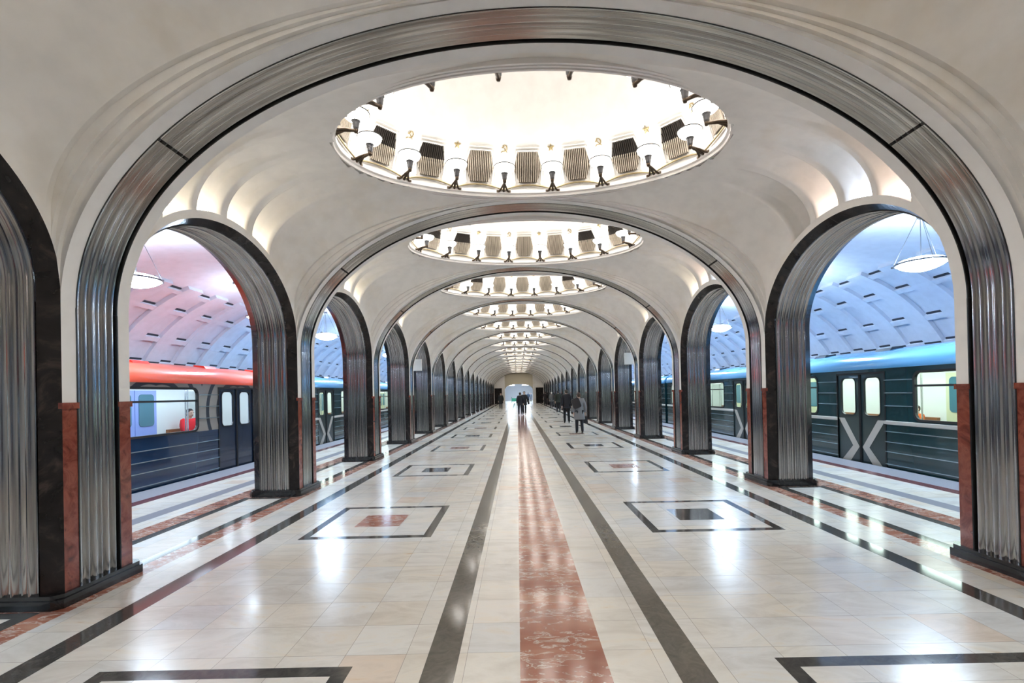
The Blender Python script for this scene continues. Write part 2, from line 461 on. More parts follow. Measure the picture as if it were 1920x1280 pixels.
# equal arc spacing
_n = 2000; _cum = [0]
for k in range(_n):
    a0, a1 = 2*pi*k/_n, 2*pi*(k+1)/_n
    _cum.append(_cum[-1]+sqrt((DX*(sin(a1)-sin(a0)))**2+(DY*(cos(a1)-cos(a0)))**2))
def arcphi(fr):
    fr = fr % 1; tgt = fr*_cum[-1]
    lo, hi = 0, _n
    while hi-lo > 1:
        mid = (lo+hi)//2
        if _cum[mid] <= tgt: lo = mid
        else: hi = mid
    return 2*pi*(lo+(tgt-_cum[lo])/(_cum[lo+1]-_cum[lo]))/_n
def frame(phi, z, inset=0):
    p = dpt(phi, z, inset); tg = Vector((DX*cos(phi), -DY*sin(phi), 0)).normalized()
    nrm = Vector((-tg.y, tg.x, 0)); 
    if nrm.dot(Vector((p.x, p.y, 0))) > 0: nrm = -nrm
    return p, tg, nrm
def dome_meshes():
    R = {}
    mb = MB(); n = 96; rows = []
    for i in range(25):
        z = DZ+DH*sin(i/24*pi/2)
        rows.append([tuple(dpt(2*pi*k/n, z)) for k in range(n)])
    mb.grid(rows, 0, True, True); R['shell'] = mb.mesh('dome_shell', [M['dome']])
    # stepped ring moulding below
    mb = MB(); rows = []
    for dr, z in ((0, 5.0), (0, 4.945), (.03, 4.93), (.035, 4.895), (.06, 4.895), (.065, 4.93), (.08, 4.93), (.085, 4.895), (.11, 4.895), (.115, 4.93), (.13, 4.93), (.135, 4.89), (.16, 4.89), (.165, 4.96)):
        rows.append([((DX-.02+dr)*sin(2*pi*k/n), (DY-.02+dr)*cos(2*pi*k/n), z) for k in range(n)])
    for a in range(len(rows)-1): mb.grid([rows[a], rows[a+1]], 0, False, True)
    R['ring'] = mb.mesh('ring_moulding', [M['frame_w']])
    # wavy gilded tube
    pts = []
    for k in range(16*14):
        fr = (k/14)/16; w = abs(sin(pi*(k/14+.5)))   # low at lamps
        u = ((k/14)+.5) % 1
        z = 4.985+.085*sin(pi*u)**.8
        pts.append(dpt(arcphi(fr), z, .03+.0*w))
    mb = MB(); mb.tube(pts, .013, 0, 6, True); R['tube'] = mb.mesh('wavy_tube', [M['gold']])
    return R
DM = dome_meshes()
HEX = [(-.15, .14), (-.225, .36), (-.16, .60), (.16, .60), (.225, .36), (.15, .14)]
def hexspan(x):
    x = abs(x)
    lo = .14 if x < .15 else .14+(x-.15)/(.075)*.22
    hi = .60 if x < .16 else .60-(x-.16)/(.065)*.24
    return lo, hi
def build_grille(phi, dark):
    p, tg, nr = frame(phi, DZ+.3, 0)
    mb = MB()
    def W(x, z, d):
        q, _, _ = frame(phi, DZ+z, 0)
        return q+tg*x+nr*d
    def curvefix(x): return .0
    off = .03
    # recess plate (standing just proud of the curved shell), upper half dark on some
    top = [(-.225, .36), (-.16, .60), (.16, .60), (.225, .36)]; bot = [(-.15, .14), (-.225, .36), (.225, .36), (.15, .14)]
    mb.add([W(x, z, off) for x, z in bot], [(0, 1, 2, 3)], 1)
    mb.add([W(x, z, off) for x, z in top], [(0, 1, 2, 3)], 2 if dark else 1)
    for k in range(15):
        x = -.21+.42*k/14; lo, hi = hexspan(x)
        vs = [W(x+a, z, d) for z in (lo, hi) for a, d in ((-.006, off), (-.005, off+.02), (.005, off+.02), (.006, off))]
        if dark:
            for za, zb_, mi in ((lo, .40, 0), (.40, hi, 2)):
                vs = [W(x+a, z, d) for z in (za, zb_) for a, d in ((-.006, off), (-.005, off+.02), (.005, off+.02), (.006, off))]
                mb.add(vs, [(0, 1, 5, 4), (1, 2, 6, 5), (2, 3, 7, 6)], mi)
        else: mb.add(vs, [(0, 1, 5, 4), (1, 2, 6, 5), (2, 3, 7, 6)], 0)
    # moulded frame, flaring downwards
    for (o1, o2, d1, d2) in ((1.0, 1.12, .045, .045), (1.16, 1.22, .04, .035)):
        prev = None
        path = [(-.21, .12), (-.235, .36), (-.175, .615), (.175, .615), (.235, .36), (.21, .12)] if o1 == 1.0 else [(-.285, .06), (-.25, .36), (-.20, .66), (.20, .66), (.25, .36), (.285, .06)]
        for (x0, z0), (x1, z1) in zip(path[:-1], path[1:]):
            a = W(x0, z0, off+.01); b = W(x1, z1, off+.01)
            mb.tube([a, b], .012 if o1 == 1.0 else .008, 3, 5)
    return mb
def build_emblem(phi, star):
    mb = MB()
    def W(x, z, d):
        q, _, _ = frame(phi, DZ+z, 0); tg = frame(phi, DZ+z, 0)[1]; nr = frame(phi, DZ+z, 0)[2]
        return q+tg*x+nr*d
    if star:
        pts = [((.058 if k % 2 == 0 else .023)*sin(pi*k/5), .66+(.058 if k % 2 == 0 else .023)*cos(pi*k/5)) for k in range(10)]
        fr = [W(x, z, .022) for x, z in pts]; bk = [W(x, z, .004) for x, z in pts]
        mb.add(fr+[W(0, .66, .034)]+bk, [(k, (k+1) % 10, 10) for k in range(10)]+[(k, 11+k, 11+(k+1) % 10, (k+1) % 10) for k in range(10)])
    else:
        arc = [W(.045*cos(a), .66+.045*sin(a), .015) for a in [radians(-120+k*26) for k in range(10)]]
        mb.tube(arc, [.004+.006*sin(pi*k/9) for k in range(10)], 0, 5)
        mb.tube([W(-.022, .622, .015), W(-.05, .60, .015)], .007, 0, 5)
        mb.tube([W(.05, .60, .018), W(-.02, .675, .018)], .006, 0, 5)
        mb.tube([W(-.038, .66, .02), W(-.004, .692, .02)], .010, 0, 5)
    return mb
GR = {}; EM = {}
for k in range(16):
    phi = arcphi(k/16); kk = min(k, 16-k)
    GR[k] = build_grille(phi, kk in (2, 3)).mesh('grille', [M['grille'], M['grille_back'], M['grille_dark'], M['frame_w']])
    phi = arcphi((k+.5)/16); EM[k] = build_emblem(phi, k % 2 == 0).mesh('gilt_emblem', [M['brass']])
# lamp
def lamp_parts():
    br = MB(); A = .25
    # local frame: +y = inwards from the rim, origin on the ring edge
    for s in (-1, 1):
        br.tube([(s*.095, -.01, .0), (s*.055, .03, .015), (s*.024, .11, .05), (0, A-.04, .07)], [.019, .017, .015, .013], 0, 6)
        br.box(s*.095-.02, s*.095+.02, -.03, .015, -.012, .022)
    br.tube([(0, .0, .01), (0, .12, .045), (0, A-.03, .062), (0, A, .065)], [.018, .021, .021, .021], 0, 8)
    br.lathe([(0, -.04), (.022, -.033), (.031, 0), (.022, .025)], 0, 10, 0, A, .07)
    so = MB(); prof = [(.027, 0), (.034, .02), (.036, .05), (.044, .085), (.057, .11), (.0, .11)]
    n = 20; so.grid([[(r*(1+.06*(k % 2))*cos(2*pi*k/n), A+r*(1+.06*(k % 2))*sin(2*pi*k/n), .08+z) for k in range(n)] for r, z in prof], 0, False, True)
    bo = MB(); bo.lathe([(0.04, .165), (.08, .175), (.12, .198), (.15, .23), (.165, .268), (.158, .268), (.14, .23), (.10, .195), (0, .183)], 0, 20, 0, A, .02)
    ri = MB(); ri.tube([(.167*cos(2*pi*k/24), A+.167*sin(2*pi*k/24), .289) for k in range(24)], .008, 0, 5, True)
    return br, so, bo, ri
br, so, bo, ri = lamp_parts()
bo_me = bo.mesh('opal_bowl', [M['bowl']])
lm = thing('bowl_lamp', '', 'lamp')
br.obj('bracket', M['bronze'], lm); so.obj('socket', M['socket'], lm); link('opal_bowl', bo_me, lm); ri.obj('rim', M['steel_dark'], lm)
mb = MB()
for part, mi in zip((br, so, bo, ri), (0, 1, 2, 1)): mb.add(part.v, part.f, mi, True)
lamp_one = mb.mesh('bowl_lamp', [M['bronze'], M['socket'], M['bowl']])
first_lamp = True
WHO = ['first', 'second', 'third', 'fourth']
def lamp_label(k, dome):
    # k + .5 of 16 clockwise from the far point (to the right)
    k = k % 16; right = k < 8; m = k if right else 15-k
    far = m < 4; o = m if far else 7-m
    return f"lit bowl lamp, {WHO[o]} {'right' if right else 'left'} of centre on the {'far' if far else 'near'} rim of the {dome} dome"
for j in range(-1, NP):
    c = (0, bayY(j), 0)
    dn = (['overhead', 'nearest visible']+[x for x in ORD[1:]])[j] if j >= 0 else 'rear'
    d = thing('oval_dome', f'{dn} oval ceiling dome ringed with bowl lamps', 'ceiling dome', c, 0, 'oval domes along the ceiling')
    link('dome_shell', DM['shell'], d); link('ring_moulding', DM['ring'], d)
    if j >= 1:
        link('wavy_tube', DM['tube'], d)
        for k in range(16):
            kk = min(k, 16-k)
            if j <= 1 or kk <= (5 if j == 2 else 3):
                if j <= 9: link('grille', GR[k], d)
            k2 = min(k, 15-k)
            if (j <= 1 and True) or (j <= 3 and k2 <= 4): link('gilt_emblem', EM[k], d)
    for k in range(16):
        phi = arcphi((k+.5)/16); p, tg, nr = frame(phi, DZ+.0, .015)
        rz = math.atan2(-nr.x, nr.y)
        loc = (p.x, p.y+c[1], DZ-.005)
        lab = lamp_label(k, dn)
        if 1 <= j <= 5:
            if first_lamp:
                lm.location = loc; lm.rotation_euler = (0, 0, rz); lm['label'] = lab; lm['group'] = 'bowl lamps around the domes'; first_lamp = False
            else: dup(lm, loc, lab, rz)
        else:
            o = link('bowl_lamp', lamp_one, None, loc); o.rotation_euler = (0, 0, rz); tag(o, lab, 'lamp', 'bowl lamps around the domes')

# ---------------------------------------------------------------- cove lamps
cl = MB(); cl.tube([(0, -.15, 0), (0, .15, 0)], .016, 0, 6)
cl_m = {k: cl.mesh('cove_lamp', [M[k]]) for k in ('cove_w', 'cove_p', 'cove_b')}
for j in range(0, 8):
    for side in (-1, 1):
        for q, cy in enumerate(COVES):
            if side == 1 and q == 3 and j == 1: continue
            key = 'cove_w'
            if side == 1: key = ('cove_p', 'cove_b', 'cove_p', 'cove_w')[q]
            zb = min(vprof(cy-.15)[0], vprof(cy+.15)[0])
            o = link('cove_lamp', cl_m[key], None, (side*(TA+.13), bayY(j)+cy, vprof(cy)[0]+.035))
            sl = (vprof(cy+.15)[0]-vprof(cy-.15)[0])/.30
            o.rotation_euler = (math.atan(sl), 0, 0)
            tag(o, f"glowing tube in the {WHO[q]} cove from the viewer, above the {ORD[j]} arch on the {'left' if side < 0 else 'right'}", 'lamp', 'cove lamps above the arches')

# ---------------------------------------------------------------- aisles: smooth ceiling and ribbed track vault
TCX, TCZ, TR = 6.9, .7, 4.05
ROWS = [30, 41, 55, 65.5]
def aisle(side):
    nm = 'left' if side < 0 else 'right'
    mb = MB(); a0 = radians(-32); a1 = radians(122.4)
    na = 80
    mb.grid([[(side*(TCX+TR*cos(a0+(a1-a0)*k/na)), y, TCZ+TR*sin(a0+(a1-a0)*k/na)) for k in range(na+1)] for y in (YBACK, YEND)], 0, True)
    struct('ceiling_'+nm+'_platform', mb, M['aisle'])
    # ribs, crossbars, slots, and a painted shade line below each crossbar
    rb = MB(); pitch = 1.07; y = YBACK+.3; k = 0
    def arcbox(y0, y1, b0, b1, r0, r1, mi=0, n=10, smooth=False):
        def P(a, r, yy): return (side*(TCX+r*cos(a)), yy, TCZ+r*sin(a))
        aa = [radians(b0+(b1-b0)*q/n) for q in range(n+1)]
        rb.grid([[P(a, r1, yy) for yy in (y0, y0, y1, y1)] if False else [P(a, r0, y0), P(a, r1, y0), P(a, r1, y1), P(a, r0, y1)] for a in aa], mi, False)
        rb.add([P(aa[0], r0, y0), P(aa[0], r1, y0), P(aa[0], r1, y1), P(aa[0], r0, y1)], [(0, 1, 2, 3)], mi)
        rb.add([P(aa[-1], r0, y0), P(aa[-1], r1, y0), P(aa[-1], r1, y1), P(aa[-1], r0, y1)], [(0, 1, 2, 3)], mi)
    yend = 62 
    while y < yend:
        arcbox(y, y+.53, -25, 69, TR+.01, TR-.09, 0, 22)
        for q, r in enumerate(ROWS):
            arcbox(y+.53, y+pitch, r-1.2, r+.8, TR+.01, TR-.085, 0, 1)
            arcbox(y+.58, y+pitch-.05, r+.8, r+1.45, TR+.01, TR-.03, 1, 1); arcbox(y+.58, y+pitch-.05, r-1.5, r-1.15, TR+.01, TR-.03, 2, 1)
            if q == 0: arcbox(y+.04, y+.52, r+.2, r+.9, TR-.08, TR-.094, 1, 1)
        y += pitch; k += 1
    struct('trim_'+nm+'_vault_ribs', rb, [M['aisle'], M['slot'], M['bar_shade']])
aisle(-1); aisle(1)

# pendants
def make_pendant():
    t = thing('pendant_lamp', '', 'lamp', group='bowl pendants over the platforms')
    mb = MB(); R = .38; t.scale = (1, 1, 1)
    mb.lathe([(0, -.14), (.10, -.132), (.21, -.10), (.30, -.06), (.36, -.012), (.37, .0)], 0, 28); mb.obj('glass_bowl', M['pend'], t)
    mb = MB(); mb.lathe([(.37, .0), (.37, .018), (.31, .06), (.18, .095), (0, .105)], 0, 28); mb.obj('upper_glass', M['pend_up'], t)
    mb = MB(); mb.lathe([(.372, -.014), (.395, -.014), (.395, .016), (.372, .016), (.372, -.014)], 0, 28, smooth=False)
    for a in range(3):
        q = 2*pi*a/3+.2; mb.tube([(R*cos(q), R*sin(q), 0), ((R+.05)*cos(q), (R+.05)*sin(q), .0)], .016, 0, 6)
    mb.obj('rim_band', M['wire'], t)
    for a in range(3):
        q = 2*pi*a/3+.2; mb = MB(); mb.tube([((R+.03)*cos(q), (R+.03)*sin(q), 0), (.02*cos(q), .02*sin(q), .86)], .005, 0, 5); mb.obj('suspension_wire', M['wire'], t)
    mb = MB(); mb.tube([(0, 0, .09), (0, 0, .82)], .006, 0, 5); mb.obj('power_cable', M['wire'], t)
    mb = MB(); mb.lathe([(.02, .78), (.05, .80), (.06, .865), (0, .87)], 0, 14); mb.obj('ceiling_canopy', M['wire'], t)
    return t
pd = make_pendant(); firstp = True
for side in (-1, 1):
    for n in range(-1, 11):
        y = P0+S*(n+1)
        loc = (side*6.95, y, 3.80)
        lab = (f"glowing bowl pendant on wires, {ORD[n]} over the {'left' if side < 0 else 'right'} platform" if n >= 0 else f"glowing bowl pendant over the {'left' if side < 0 else 'right'} platform, beside the viewer")
        if firstp: pd.location = loc; pd['label'] = lab; firstp = False
        else: dup(pd, loc, lab)
# thin conduit bars on the platform ceiling
for side in (-1, 1):
    mb = MB(); mb.box(-.42, .42, -.03, .03, -.02, .02); mb.box(-.42, -.40, -.01, .01, .02, .16); mb.box(.40, .42, -.01, .01, .02, .16)
    o = mb.obj('ceiling_rail', M['wire']); o.location = (side*6.9, 11.9, 4.56)
    tag(o, f"thin grey rail under the {'left' if side < 0 else 'right'} platform ceiling", 'rail')

# ---------------------------------------------------------------- ends of the hall
def ends():
    mb = MB(); Y = YEND
    mb.box(-10.6, 10.6, YBACK-.2, YBACK, -1.2, 7, 0)
    struct('wall_back', mb, [M['plaster']])
    mb = MB()
    pw, ph = 2.22, 2.35
    # wall with flat-arched portal and two side doorways
    n = 20
    arch = [(-pw+2*pw*k/n, ph+.75*sqrt(max(0, 1-((-pw+2*pw*k/n)/pw)**2))**.9) for k in range(n+1)]
    mb.grid([[(x, Y, z) for x, z in arch], [(x, Y, 7) for x, z in arch]], 1, False)
    mb.grid([[(x, Y, z) for x, z in arch], [(x, Y+1.2, z) for x, z in arch]], 1, False)
    for s in (-1, 1):
        mb.box(min(s*pw, s*2.7), max(s*pw, s*2.7), Y, Y+1.2, 0, 7, 0)
        mb.box(min(s*2.7, s*4.8), max(s*2.7, s*4.8), Y, Y+.5, 2.5, 7, 0)
        mb.box(min(s*3.9, s*10.6), max(s*3.9, s*10.6), Y, Y+.5, -1.2, 7, 0)
    struct('wall_end', mb, [M['plaster'], M['beige']])
    for q, s in enumerate((-1, 1)):
        mb = MB(); mb.box(min(s*2.7, s*3.9), max(s*2.7, s*3.9), Y+.2, Y+.26, 0, 2.5); mb.box(min(s*3.28, s*3.32), max(s*3.28, s*3.32), Y+.18, Y+.2, .05, 2.45)
        o = mb.obj('door_%d' % (q+1), M['dark']); o['kind'] = 'structure'
    # bright vaulted hall beyond
    mb = MB(); n = 24
    vp = [(-4.2*cos(pi*k/n), 1.2+2.6*sin(pi*k/n)) for k in range(n+1)]
    rows = [[(-4.2, y, 0)]+[(x, y, z) for x, z in vp]+[(4.2, y, 0)] for y in (Y+1.2, 111)]
    mb.grid(rows, 0, True); mb.box(-5, 5, 111, 111.2, 0, 5)
    struct('wall_far_hall', mb, M['hall'])
ends()
mb = MB(); mb.box(-.7, .7, -.9, .9, 0, .05)
hl = mb.mesh('hall_light', [mat('hall_tube_light', (.9,)*3, .3, emis=(.72, .86, 1), es=E_HALL)])
for k in range(4):
    for s in (-1, 1):
        o = link('hall_light', hl, None, (s*1.5, YEND+5+k*7, 3.3))
        tag(o, f"bright fitting on the {'left' if s < 0 else 'right'} of the far hall vault, {['nearest','second','third','fourth'][k]} one", 'lamp', 'lights in the far hall')
# small barrier in the far hall
bt = thing('barrier', 'green crowd barrier standing in the bright far hall', 'barrier', (-.75, YEND+7, 0))
gm = mat('green_paint', (.02, .2, .12), .5)
mb = MB(); mb.box(-.5, .5, -.03, .03, .25, .8); mb.obj('panel', gm, bt)
for s in (-1, 1):
    mb = MB(); mb.box(s*.5-.03, s*.5+.03, -.15, .15, 0, .04); mb.box(s*.5-.03, s*.5+.03, -.03, .03, 0, 1.0); mb.obj('post', gm, bt)
# hanging signs in the fourth-fifth arches
for side, z in ((-1, 2.62), (1, 2.70)):
    t = thing('hanging_sign', f"pale hanging notice board inside the fifth arch on the {'left' if side < 0 else 'right'}", 'sign', (side*4.36, bayY(4), z))
    mb = MB(); mb.box(-.34, .34, -.03, .03, 0, .46); mb.obj('board', M['white_metal'], t)
    for s in (-1, 1):
        mb = MB(); mb.box(s*.25-.008, s*.25+.008, -.008, .008, .46, 3.85-z); mb.obj('hanger', M['wire'], t)

# ---------------------------------------------------------------- metro cars
M['tg'] = mat('train_green', (.008, .040, .048), .22, coat=.5)
M['tg2'] = mat('train_door_green', (.016, .036, .038), .28, coat=.4)
M['tb'] = mat('train_navy', (.006, .030, .085), .22, coat=.5)
M['tb2'] = mat('train_door_navy', (.008, .020, .05), .25, coat=.4)
M['groof'] = mat('train_blue_roof', (.10, .30, .52), .22, .2, coat=.6)
M['oroof'] = mat('train_orange_roof', (.66, .085, .035), .28, coat=.6)
M['ovent'] = mat('train_red_vent', (.6, .02, .01), .4)
M['bvent'] = mat('train_black_vent', (.01, .012, .02), .4)
M['twhite'] = mat('train_white_band', (.52, .50, .45), .35)
M['tline'] = mat('train_bright_bead', (.32, .42, .46), .25, .5)
M['tline_b'] = mat('train_blue_bead', (.08, .14, .26), .3, .3)
M['rubber'] = mat('black_rubber', (.008, .008, .009), .5)
M['cream'] = mat('train_interior_cream', (.66, .68, .46), .45)
M['iwhite'] = mat('train_interior_white', (.80, .84, .82), .45)
M['iblue'] = mat('train_interior_blue_door', (.30, .40, .80), .4)
M['iglass'] = mat('interior_dark_glass', (.08, .20, .26), .08)
M['seat'] = mat('train_seat_brown', (.28, .12, .05), .5)
M['under'] = mat('train_underframe', (.008, .008, .010), .6)
M['tlight'] = mat('train_light_strip', (.9,)*3, .3, emis=(.86, 1, .93), es=E_TRAIN)
M['tlight_b'] = mat('train_light_strip_cool', (.9,)*3, .3, emis=(.74, .84, 1), es=E_TRAIN)
M['chrome'] = mat('chrome_rail', (.7, .7, .7), .15, 1)
def glassm():
    m = bpy.data.materials.new('window_glass'); m.use_nodes = True; nt = m.node_tree; nt.nodes.clear()
    o = nt.nodes.new('ShaderNodeOutputMaterial'); a = nt.nodes.new('ShaderNodeBsdfTransparent'); g = nt.nodes.new('ShaderNodeBsdfGlossy')
    g.inputs['Roughness'].default_value = .03; a.inputs[0].default_value = (.9, .97, .96, 1)
    lw = nt.nodes.new('ShaderNodeLayerWeight'); lw.inputs[0].default_value = .5; fr = nt.nodes.new('ShaderNodeMath'); fr.operation = 'POWER'; fr.inputs[1].default_value = 4.0; nt.links.new(lw.outputs['Facing'], fr.inputs[0]); x = nt.nodes.new('ShaderNodeMixShader')
    nt.links.new(fr.outputs[0], x.inputs[0]); nt.links.new(a.outputs[0], x.inputs[1]); nt.links.new(g.outputs[0], x.inputs[2]); nt.links.new(x.outputs[0], o.inputs[0]); return m
M['glass'] = glassm()
def grey_rings():
    m = mat('train_grey_ring_pattern', (.35, .33, .30), .3, coat=.4)
    tc = N(m, 'ShaderNodeTexCoord'); sp = N(m, 'ShaderNodeSeparateXYZ'); L(m, tc.outputs['Object'], sp.inputs[0])
    def mth(op, a, b=None, c=None):
        n = N(m, 'ShaderNodeMath', operation=op)
        for i, v in enumerate((a, b, c)):
            if v is None: continue
            if hasattr(v, 'links'): L(m, v, n.inputs[i])
            else: n.inputs[i].default_value = v
        return n.outputs[0]
    py = mth('SUBTRACT', mth('PINGPONG', mth('ADD', sp.outputs['Y'], .0), 1.3375), .16)
    pz = mth('SUBTRACT', sp.outputs['Z'], 1.38)
    r = mth('SQRT', mth('ADD', mth('MULTIPLY', py, py), mth('MULTIPLY', pz, pz)))
    ring = mth('MULTIPLY', mth('COMPARE', mth('MODULO', r, .36), .28, .055), mth('GREATER_THAN', r, .2))
    L(m, mixc(m, ring, (.30, .285, .255), (.022, .03, .045)), bs(m).inputs['Base Color']); return m
M['rings'] = grey_rings()
CL, DP, DH2, DW = 21.3, 5.35, 1.90, .71
DO = [2.63+DP*k for k in range(4)]
def rrect(y0, y1, z0, z1, r, n=5):
    out = []
    for cy, cz, a in ((y1-r, z1-r, 0), (y0+r, z1-r, 90), (y0+r, z0+r, 180), (y1-r, z0+r, 270)):
        for k in range(n+1):
            q = radians(a+90*k/n); out.append((cy+r*cos(q), cz+r*sin(q)))
    return out
def panel_hole(mb, Y0, Y1, Z0, Z1, y0, y1, z0, z1, r, x, mi=0, depth=.05):
    """flat panel at x with a rounded opening and a reveal"""
    inn = rrect(y0, y1, z0, z1, r); cy, cz = (y0+y1)/2, (z0+z1)/2; n = len(inn); out = []
    for a, b in inn:
        # project to outer rectangle
        if a > cy: ty = (Y1-cy)/(a-cy)
        elif a < cy: ty = (Y0-cy)/(a-cy)
        else: ty = 9e9
        if b > cz: tz = (Z1-cz)/(b-cz)
        elif b < cz: tz = (Z0-cz)/(b-cz)
        else: tz = 9e9
        t = min(ty, tz); out.append([cy+(a-cy)*t, cz+(b-cz)*t])
    # snap the closest to the corners
    for cyy, czz in ((Y0, Z0), (Y0, Z1), (Y1, Z0), (Y1, Z1)):
        k = min(range(n), key=lambda i: (out[i][0]-cyy)**2+(out[i][1]-czz)**2); out[k] = [cyy, czz]
    mb.grid([[(x, a, b) for a, b in out], [(x, a, b) for a, b in inn], [(x+depth, a, b) for a, b in inn]], mi, False, True)
def build_car(style):
    """local: x=0 is the platform-side skin, x grows away from platform, y along the track, z=0 platform level"""
    g = style == 'green'
    body, door, roof = (M['tg'], M['tg2'], M['groof']) if g else (M['tb'], M['tb2'], M['oroof'])
    upper = M['tg'] if g else M['rings']; bead = M['tline'] if g else M['tline_b']
    t = thing('metro_car', '', 'train car')
    W = 2.62; ZB, ZT = -.12, 2.08; SPL = .96
    WZ0, WZ1 = .99, 1.89
    wins = [(DO[k]+DW+.74, DO[k+1]-DW-.74) for k in range(3)]
    ew = [(.55, DO[0]-DW-.35), (DO[3]+DW+.35, CL-.55)]
    # skin between doors
    mb = MB()
    spans = [(0, DO[0]-DW)]+[(DO[k]+DW, DO[k+1]-DW) for k in range(3)]+[(DO[3]+DW, CL)]
    for (a, b) in spans:
        mb.box(0, .05, a, b, ZB, SPL, 0)
        w_ = [q for q in wins+ew if a < q[0] and q[1] < b][0]
        panel_hole(mb, a, b, SPL, ZT, w_[0], w_[1], WZ0, WZ1, .13, 0, 1)
        panel_hole(mb, a, b, SPL, ZT, w_[0], w_[1], WZ0, WZ1, .13, .05, 2, 0)
    for c in DO: mb.box(0, .05, c-DW, c+DW, DH2, ZT, 1)
    # ends and far side
    for y0 in (0, CL-.05): mb.box(0, W, y0, y0+.05, ZB, ZT, 0); mb.box(.06, W-.06, abs(y0-.06), abs(y0-.06)+.01, 0, 2.05, 2)
    mb.box(W-.05, W, 0, CL, ZB, ZT, 2)
    mb.box(.05, W, 0, CL, -.03, .02, 3)
    mb.box(.05, W-.05, 0, CL, 2.06, 2.08, 2)
    mb.obj('body', [body, upper, M['iwhite'], M['under']], t)
    # roof
    mb = MB(); n = 22; sec = []
    for k in range(n+1):
        a = pi*k/n; sec.append((W/2-(W/2+.035)*(abs(cos(a))**.75)*(1 if cos(a) > 0 else -1), 2.05+.42*sin(a)**.75))
    sec = [(-.035, 2.02)]+sec+[(W+.035, 2.02)]
    mb.grid([[(x, y, z) for x, z in sec] for y in (0, CL)], 0, True)
    for y in (0, CL): mb.add([(x, y, z) for x, z in sec], [tuple(range(len(sec)))], 0)
    mb.box(-.05, .0, 0, CL, 2.00, 2.035, 0)
    mb.obj('roof', roof, t)
    for k in range(10):
        y = 1.2+k*2.1; mb = MB(); v = [(.28, y), (.62, y+.1), (.62, y+.55), (.28, y+.65)]
        mb.prism([(.20, 2.26), (.60, 2.26), (.60, 2.47), (.36, 2.44)], y, y+.42, 'y')
        mb.obj('roof_vent', M['bvent'] if g else M['ovent'], t)
    # beads
    mb = MB()
    for (a, b) in spans:
        for z in (.72, .51, .31, .06): mb.box(-.012, 0, a, b, z-.008, z+.008, 0)
        w_ = [q for q in wins+ew if a < q[0] and q[1] < b][0]
        for z in (1.76, 1.50, 1.24):
            mb.box(-.012, 0, a, w_[0]-.05, z-.009, z+.009, 0); mb.box(-.012, 0, w_[1]+.05, b, z-.009, z+.009, 0)
    mb.obj('side_beading', bead if g else [M['tline']], t)
    if g:
        mb = MB()
        for (a, b) in spans: mb.prism([(0, .86), (-.02, .87), (-.02, .93), (0, .94)], a, b, 'y')
        mb.obj('white_band', M['twhite'], t)
    # windows
    for w_ in wins+ew:
        mb = MB(); ro = rrect(w_[0]-.03, w_[1]+.03, WZ0-.03, WZ1+.03, .15); rn = rrect(w_[0]+.012, w_[1]-.012, WZ0+.012, WZ1-.012, .12)
        mb.grid([[(.0, a, b) for a, b in ro], [(-.012, a, b) for a, b in ro], [(-.012, a, b) for a, b in rn], [(.03, a, b) for a, b in rn]], 0, False, True)
        mb.box(.0, .03, w_[0], w_[1], 1.615, 1.655)
        f = mb.obj('window_frame', M['rubber'], t)
        mb = MB(); mb.add([(.02, a, b) for a, b in rn], [tuple(range(len(rn)))]); mb.obj('window_pane', M['glass'], f)
    # doors
    for c in DO:
        fr = MB(); fr.box(-.01, .06, c-DW-.03, c-DW, -.08, DH2); fr.box(-.01, .06, c+DW, c+DW+.03, -.08, DH2); fr.box(-.01, .06, c-DW-.03, c+DW+.03, DH2, DH2+.04); fr.box(-.01, .06, c-DW, c+DW, -.12, -.03)
        fr.obj('door_frame', M['rubber'], t)
        for s in (-1, 1):
            y0, y1 = sorted((c+s*.006, c+s*DW)); mb = MB()
            yw0, yw1 = y0+.14, y1-.12
            panel_hole(mb, y0, y1, .90, DH2, yw0, yw1, 1.02, 1.82, .10, .018, 0, .03)
            panel_hole(mb, y0, y1, .90, DH2, yw0, yw1, 1.02, 1.82, .10, .05, 1, 0)
            mb.box(.018, .05, y0, y1, -.05, .90, 0)
            d = mb.obj('door_leaf', [door, M['cream'] if g else M['iblue']], t)
            mb = MB(); rn = rrect(yw0, yw1, 1.02, 1.82, .10); mb.add([(.035, a, b) for a, b in rn], [tuple(range(len(rn)))]); mb.obj('door_pane', M['glass'], d)
            mb = MB(); ro = rrect(yw0-.02, yw1+.02, 1.0, 1.84, .12); mb.grid([[(.018, a, b) for a, b in ro], [(.008, a, b) for a, b in ro], [(.008, a, b) for a, b in rn], [(.03, a, b) for a, b in rn]], 0, False, True)
            mb.obj('pane_seal', M['rubber'], d)
            if g:
                mb = MB(); e = c+s*DW; i = c+s*.07; wd = .16
                def q(u, z): return (c+s*u, z)
                poly1 = [q(.71, .94), q(.49, .94), q(.05, .33), q(.05, .27), q(.20, .27)]
                P = [q(.70, .93), q(.50, .93), q(.045, .32), q(.33, -.02), q(.60, -.02), q(.245, .33)]
                quads = [(0, 1, 2, 5), (2, 3, 4, 5)]
                mb.add([(.012, a, b) for a, b in P], quads); mb.obj('white_chevron', M['twhite'], d)
            mb = MB(); mb.box(-.005, .02, y0 if s > 0 else y1-.02, y0+.02 if s > 0 else y1, -.05, DH2); mb.obj('edge_seal', M['rubber'], d)
    mb = MB(); mb.box(.15, W-.15, .3, CL-.3, -.75, -.1)
    for y in (2.5, 5, CL-5, CL-2.5): mb.prism([(y+.4*cos(pi*k/8), -.68+.4*sin(pi*k/8)) for k in range(16)], .3, .45, 'x'); mb.prism([(y+.4*cos(pi*k/8), -.68+.4*sin(pi*k/8)) for k in range(16)], W-.45, W-.3, 'x')
    mb.obj('underframe', M['under'], t)
